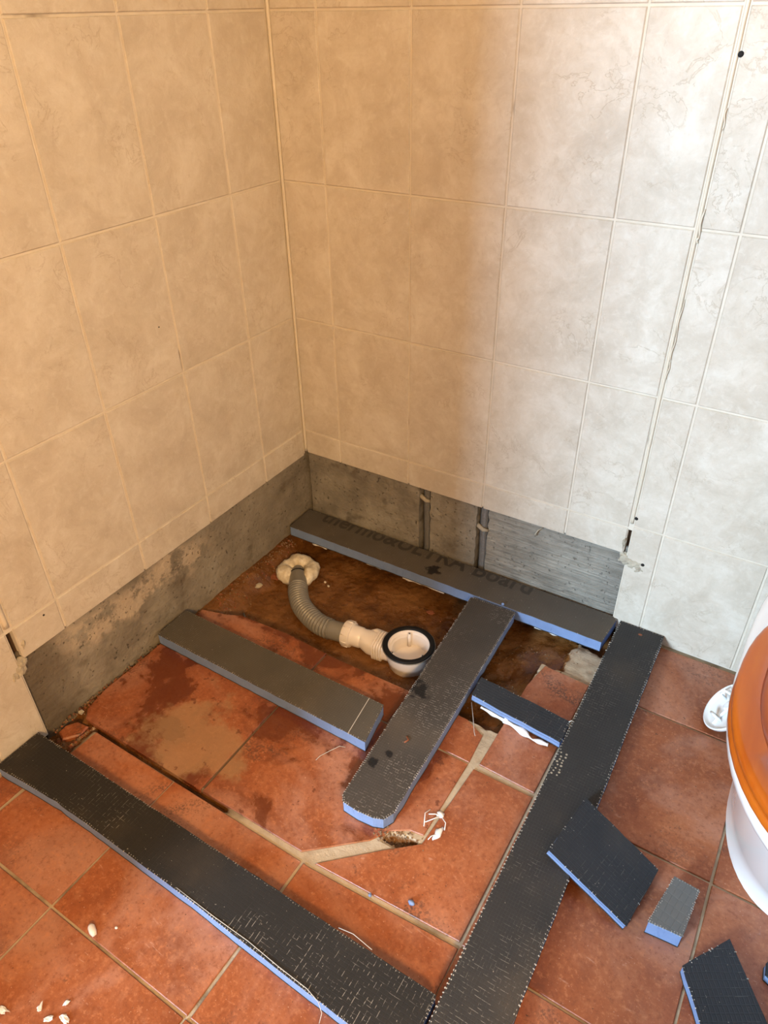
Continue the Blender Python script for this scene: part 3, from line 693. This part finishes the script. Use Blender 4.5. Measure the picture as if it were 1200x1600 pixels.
# inner weir
bm = bmesh.new()
for q in range(9):
    an = math.radians(125 + q * 12); ro, ri = .0432, .0372 + .002 * (q in (0, 8))
    for rr_, zz in ((ri, .016), (ri, .047), (ro, .049), (ro, .016)): bm.verts.new((rr_ * math.cos(an), rr_ * math.sin(an), zz))
bm.verts.ensure_lookup_table()
for q in range(8):
    for k in range(4):
        bm.faces.new([bm.verts[q * 4 + k], bm.verts[q * 4 + (k + 1) % 4], bm.verts[q * 4 + 4 + (k + 1) % 4], bm.verts[q * 4 + 4 + k]])
bm.faces.new([bm.verts[i] for i in range(4)]); bm.faces.new([bm.verts[32 + i] for i in range(4)])
bm_obj('inner_weir', bm, M['white_plastic'], trap)
UA = math.atan2(-.020, -.16)
def loft(name, secs, mat, parent, e=3.0, seg=28, smooth=True, zc=.032, off=None):
    """cross-sections along the outlet axis: (dist, half width, half height, centre z, exponent, side shift)"""
    ux, uy = math.cos(UA), math.sin(UA); bm = bmesh.new(); rings = []
    for (d, hw, hh, cz, ee, sh) in secs:
        ring = []
        for k in range(seg):
            t = 2 * math.pi * k / seg; c, s = math.cos(t), math.sin(t)
            a = hw * math.copysign(abs(c) ** (2 / ee), c) + sh; b = hh * math.copysign(abs(s) ** (2 / ee), s)
            ring.append(bm.verts.new((ux * d - uy * a, uy * d + ux * a, cz + b)))
        rings.append(ring)
    for a, b in zip(rings, rings[1:]):
        for k in range(seg): bm.faces.new([a[k], a[(k + 1) % seg], b[(k + 1) % seg], b[k]])
    bm.faces.new(rings[0][::-1]); bm.faces.new(rings[-1])
    o = bm_obj(name, bm, mat, parent, smooth=smooth); sharpen(o, 35); return o
zc = .028
loft('outlet_neck', [(.040, .026, .022, zc, 4, 0), (.062, .026, .022, zc, 4, 0)], M['white_plastic'], trap)
secs = []
for q in range(4):
    d = .058 + q * .0062; secs += [(d, .0275, .0235, zc, 4, 0), (d + .0004, .0306, .0264, zc, 4, 0), (d + .0040, .0306, .0264, zc, 4, 0), (d + .0046, .0275, .0235, zc, 4, 0)]
loft('ribbed_collar', secs, M['white_plastic'], trap)
loft('outlet_body', [(.078, .027, .0225, zc, 3.4, 0), (.096, .0265, .0225, zc, 3, 0), (.108, .0245, .023, zc + .002, 2.3, -.001), (.116, .0225, .0225, zc + .003, 2, -.002), (.120, .0245, .0245, zc + .003, 2, -.002), (.138, .0250, .0250, zc + .003, 2, -.002), (.150, .0255, .0255, zc + .003, 2, -.002)], M['white_plastic'], trap)
loft('side_bulge', [(.072, .010, .012, zc + .008, 2.2, -.024), (.092, .012, .013, zc + .008, 2.2, -.023), (.104, .008, .009, zc + .008, 2.2, -.019)], M['white_plastic'], trap)
nut = loft('union_nut', [(.142, .0280, .0280, zc + .003, 2, -.002), (.1425, .0300, .0300, zc + .003, 2, -.002), (.160, .0310, .0310, zc + .003, 2, -.002), (.1625, .0298, .0298, zc + .003, 2, -.002), (.1635, .0262, .0262, zc + .003, 2, -.002)], M['white_plastic'], trap)
ux, uy = math.cos(UA), math.sin(UA)
for q in range(10):
    t = 2 * math.pi * q / 10; a, b = .0305 * math.cos(t) - .002, .0305 * math.sin(t) + zc + .003
    tube('grip_rib', [(ux * .145 - uy * a, uy * .145 + ux * a, b), (ux * .160 - uy * a, uy * .160 + ux * a, b)], .0016, M['white_plastic'], nut, 6)
# dirt specks on the outlet
for q in range(7):
    d = random.uniform(.085, .125); a = random.uniform(-.015, .012)
    blob('dirt_speck', (.0013, .0010, .0005), M['rubble'], trap, (ux * d - uy * a, uy * d + ux * a, zc + .0215), .3, sub=1, seed=q)

# ------------------------------------------------------------------ flexible waste hose
hose = empty('waste_hose', (.085, -.175, -.05)); tag(hose, 'grey corrugated waste hose bending from the foam collar to the trap', 'hose')
HZ = DZ + zc + .003
ctrl = [Vector(c_) for c_ in ((DX + ux * .152 - uy * -.002, DY + uy * .152 + ux * -.002, HZ), (.300, -.3165, HZ), (.262, -.318, HZ), (.222, -.307, HZ), (.182, -.287, HZ), (.150, -.259, HZ + .001), (.128, -.231, HZ + .001), (.107, -.204, HZ - .001), (.093, -.186, HZ - .004), (.083, -.172, HZ - .012))]
def catmull(c, step):
    out = []
    for i in range(len(c) - 1):
        p0, p1, p2, p3 = c[max(i - 1, 0)], c[i], c[i + 1], c[min(i + 2, len(c) - 1)]; k = max(2, int((p2 - p1).length / step))
        for q in range(k):
            t = q / k; out.append(.5 * ((2 * p1) + (p2 - p0) * t + (2 * p0 - 5 * p1 + 4 * p2 - p3) * t * t + (3 * p1 - p0 - 3 * p2 + p3) * t ** 3))
    return out + [c[-1]]
path = [p - hose.location for p in catmull(ctrl, .0011)]
s = [0.0]
for a, b in zip(path, path[1:]): s.append(s[-1] + (b - a).length)
T = s[-1]; i1 = next(i for i, q in enumerate(s) if q > .046); i2 = next(i for i, q in enumerate(s) if q > T - .083); i3 = next(i for i, q in enumerate(s) if q > T - .040)
tube('lower_cuff', path[:i1 + 1], .0232, M['grey_plastic'], hose, 24)
tube('corrugated_pipe', path[i1:i2 + 1], [.0208 + .0046 * abs(math.cos(math.pi * (q - s[i1]) / .0080)) for q in s[i1:i2 + 1]], M['grey_plastic'], hose, 24)
tube('upper_cuff', path[i2:i3 + 1], .0228, M['grey_plastic'], hose, 24)
tube('seal_ring', path[i3:i3 + 3], .0238, M['rubber'], hose, 24)
tube('spigot', path[i3 + 1:], [.0175 - .0015 * k / len(path[i3 + 1:]) for k in range(len(path[i3 + 1:]))], M['grey_plastic'], hose, 20)

# expanding foam round the pipe stub
bm = bmesh.new(); NU, NV = 56, 20; rg = []
for i in range(NU):
    t = 2 * math.pi * i / NU; ring = []
    for j in range(NV):
        p = 2 * math.pi * j / NV; dv = Vector((math.cos(t) * 2 + math.cos(p) * .6, math.sin(t) * 2, math.sin(p)))
        k = 1 + .32 * noise.noise(dv * .9) + .16 * noise.noise(dv * 2.6); rr_ = .0205 * k; Rm = .0335 + .004 * noise.noise(Vector((math.cos(t), math.sin(t), 4)))
        ring.append(bm.verts.new(((Rm + rr_ * math.cos(p)) * math.cos(t), (Rm + rr_ * math.cos(p)) * math.sin(t), .016 + rr_ * .95 * math.sin(p) + .004 * math.cos(3 * t))))
    rg.append(ring)
for i in range(NU):
    for j in range(NV): bm.faces.new([rg[i][j], rg[(i + 1) % NU][j], rg[(i + 1) % NU][(j + 1) % NV], rg[i][(j + 1) % NV]])
tag(bm_obj('foam_collar', bm, M['pu'], None, (.092, -.183, -.044), True), 'lumpy cream expanding foam collar around the grey pipe stub', 'foam')
for i, (u_, v_) in enumerate(((.163, -.165), (.178, -.172))):
    o = blob('foam_crumb', (.004, .003, .003), M['pu'], None, (u_, v_, bed_z(u_, v_) + .002), .3, sub=2, seed=i + 20)
    tag(o, ('tiny cream foam crumb in the mud, the one nearer the rear board' if i == 0 else 'tiny cream foam crumb in the mud, the one nearer the front of the pit'), 'crumb', 'cream foam crumbs in the pit')

# ------------------------------------------------------------------ toilet
toilet = empty('toilet', (1.29, -.30, 0)); tag(toilet, 'white ceramic toilet with orange varnished pine lid at the right edge', 'toilet')
def outline(w_, front, back, yc, nb=3.0, nf=2.05, seg=56):
    pts = []
    for k in range(seg):
        t = 2 * math.pi * k / seg; c, s_ = math.cos(t), math.sin(t); e = nf if s_ < 0 else nb; ln = (yc - front) if s_ < 0 else (back - yc)
        pts.append((w_ * math.copysign(abs(c) ** (2 / e), c), yc + ln * math.copysign(abs(s_) ** (2 / e), s_) + .30))
    return pts
def tloft(name, secs, mat, ang=40, parent=toilet):
    bm = bmesh.new(); rings = [[bm.verts.new((x, y, z)) for x, y in ol] for ol, z in secs]; seg = len(rings[0])
    for a, b in zip(rings, rings[1:]):
        for k in range(seg): bm.faces.new([a[k], a[(k + 1) % seg], b[(k + 1) % seg], b[k]])
    bm.faces.new(rings[0][::-1]); bm.faces.new(rings[-1])
    o = bm_obj(name, bm, mat, parent, smooth=True); sharpen(o, ang); return o
tloft('bowl', [(outline(w_, fr_, -.05, yc, 3.0, 2.15), z) for z, w_, fr_, yc in ((.0, .122, -.508, -.30), (.03, .121, -.508, -.30), (.10, .129, -.550, -.33), (.20, .144, -.603, -.37), (.28, .161, -.642, -.40), (.318, .170, -.660, -.42))], M['ceramic'])
tloft('rim', [(outline(w_, fr_, -.03, -.42), z) for z, w_, fr_ in ((.314, .168, -.656), (.321, .175, -.670), (.345, .181, -.697), (.370, .184, -.717), (.380, .181, -.714), (.384, .174, -.702))], M['ceramic'], 60)
def lidsec(k, z): return ([(x * k, (y + .165) * k - .165) for x, y in outline(.1835, -.712, -.22, -.465, 2.3, 2.05)], z)
tloft('seat', [lidsec(.99, .386), lidsec(1.0, .390), lidsec(1.0, .399), lidsec(.985, .402)], M['pine'], 60)
tloft('lid', [lidsec(.985, .404), lidsec(1.0, .408), lidsec(1.0, .416), lidsec(.99, .420), lidsec(.965, .4225), lidsec(.83, .423), lidsec(.815, .418), lidsec(.775, .418), lidsec(.755, .4225), lidsec(.70, .425), lidsec(.02, .426)], M['pine'], 60)
for sx_ in (-.08, .08): tube('hinge', [(sx_ - .02, .090, .405), (sx_ + .02, .090, .405)], .011, M['ceramic'], toilet, 12)
tloft('cistern', [(outline(w_, -.185, -.02, -.10, 7, 7), z) for z, w_ in ((.385, .155), (.41, .16), (.70, .18), (.715, .18))], M['ceramic'], 30)
tloft('cistern_lid', [(outline(.187, -.192, -.012, -.10, 7, 7), z) for z in (.716, .74)], M['ceramic'], 30)

# upturned drain cover beside the toilet
cov = empty('drain_cover', (1.1325, -.155, .0455)); cov.rotation_euler = (math.radians(8), math.radians(-50), 0); tag(cov, 'white round drain cover leaning upside down against the toilet foot', 'drain cover')
d_ = lathe('cover_plate', [(.0005, .001), (.050, .001), (.0545, .005), (.056, .011), (.0535, .012), (.051, .007), (.047, .0045), (.0005, .004)], M['ceramic'], cov, 48); sharpen(d_, 40)
for q in range(3):
    an = math.radians(100 + q * 120); ca, sa = math.cos(an), math.sin(an)
    tube('rib', [(0, 0, .006), (.022 * ca, .022 * sa, .008), (.044 * ca, .044 * sa, .006)], [.004, .003, .0035], M['ceramic'], cov, 8)
    tube('clip', [(.030 * ca - .008 * sa, .030 * sa + .008 * ca, .003), (.031 * ca - .008 * sa, .031 * sa + .008 * ca, .020), (.030 * ca + .004 * sa, .030 * sa - .004 * ca, .023), (.029 * ca + .010 * sa, .029 * sa - .010 * ca, .004)], .003, M['ceramic'], cov, 8)
lathe('hub', [(.0005, .003), (.010, .003), (.010, .013), (.007, .015), (.0005, .012)], M['ceramic'], cov, 20)

# ------------------------------------------------------------------ small litter
def bit(name, loc, r, mat, label, cat, seed, group=None, rz=0.0, sub=2):
    o = blob(name, r, mat, None, loc, .35, sub=sub, seed=seed); o.rotation_euler = (0, 0, rz); return tag(o, label, cat, group)
bit('foam_chip', (.778, -.78, .004), (.006, .004, .004), M['foam'], 'larger blue foam chip on the floor tile right of the front joint', 'foam chip', 1)
bit('foam_chip', (.715, -.804, .003), (.003, .0028, .003), M['foam'], 'smaller blue foam chip on the joint in front of the hole', 'foam chip', 2)
bit('foam_chip', (.623, -.092, .034), (.0035, .003, .0035), M['foam'], 'tiny blue foam chip on the rear board near the drain board', 'foam chip', 3)
tube_o = tube('wall_plug', [(.368, -1.072, .005), (.372, -1.0735, .006), (.380, -1.077, .0055), (.386, -1.079, .004)], [.003, .0055, .0055, .0035], M['white_plastic'], None, 12)
tag(tube_o, 'small translucent white plug on the lower left floor tile', 'wall plug')
bit('plaster_crumb', (.404, -1.053, .0015), (.0025, .002, .0015), M['flake'], 'tiny white crumb to the right of the white plug', 'crumb', 5)
for i, (x, y, r, lab) in enumerate(((.440, -1.178, .009, 'crumpled white plaster flake nearest the bottom board, lower left'), (.420, -1.190, .007, 'flat white plaster flake left of the crumpled flake'), (.397, -1.187, .006, 'small white plaster flake in the middle of the lower left tile'), (.353, -1.217, .009, 'white plaster flake at the left frame edge'), (.425, -1.163, .005, 'thin white curled flake above the other flakes'))):
    bm = bmesh.new(); bmesh.ops.create_icosphere(bm, subdivisions=2, radius=1)
    for v in bm.verts:
        q = v.co.copy(); k = 1 + .9 * noise.noise(q * 1.4 + Vector((i * 2.3, 1, 0)))
        v.co = Vector((q.x * r * k, q.y * r * .5 * k, .0022 + q.z * .0016 + abs(noise.noise(q * 1.5 + Vector((i * 3, 1, 1)))) * r * .35))
    o = bm_obj('plaster_flake', bm, M['flake'], None, (x, y, 0)); o.rotation_euler = (0, 0, i * 1.1); tag(o, lab, 'flake', 'white plaster flakes on the floor')
# white adhesive strings at the cut joint
ad = empty('adhesive_string', (.746, -.642, 0)); tag(ad, 'stringy white adhesive smear on the cut joint by the drain board', 'adhesive')
blob('adhesive_blob', (.007, .006, .003), M['adhesive'], ad, (-.001, .022, .003), .6, seed=31); blob('adhesive_blob', (.006, .013, .002), M['adhesive'], ad, (.011, -.010, .002), .7, seed=33)
for pts in ([(-.02, .012, .003), (-.010, .016, .006), (.0, .02, .004)], [(-.018, -.004, .002), (-.006, .010, .005), (.002, .020, .003)], [(-.022, .022, .002), (-.026, .010, .004), (-.016, -.012, .002)], [(.002, -.03, .002), (.004, -.022, .003), (.010, -.014, .003)], [(.004, .018, .003), (.014, .012, .004), (.018, .0, .002)]):
    tube('strand', pts, .0009, M['adhesive'], ad, 5)
tag(tube('glass_fibre_strand', [(.520, -.589, .0015), (.510, -.594, .004), (.500, -.612, .0035), (.497, -.616, .002), (.490, -.632, .003), (.488, -.642, .0012)], .0007, M['fibre'], None, 5), 'pale curled fibre on the wet tile below the olive-grey board', 'fibre')
tag(tube('glass_fibre_strand', [(.682, -.372, .012), (.700, -.400, .004), (.716, -.428, .002), (.722, -.436, .0025)], .0006, M['fibre'], None, 5), 'fine straight fibre dangling by the strip toward the cement joint', 'fibre')
tag(tube('zip_tie_offcut', [(.060, -.365, bed_z(.060, -.365) + .003), (.078, -.378, bed_z(.078, -.378) + .004)], .0022, M['conduit'], None, 6), 'short blue-grey plastic pin lying in the mud by the left wall', 'plastic pin')
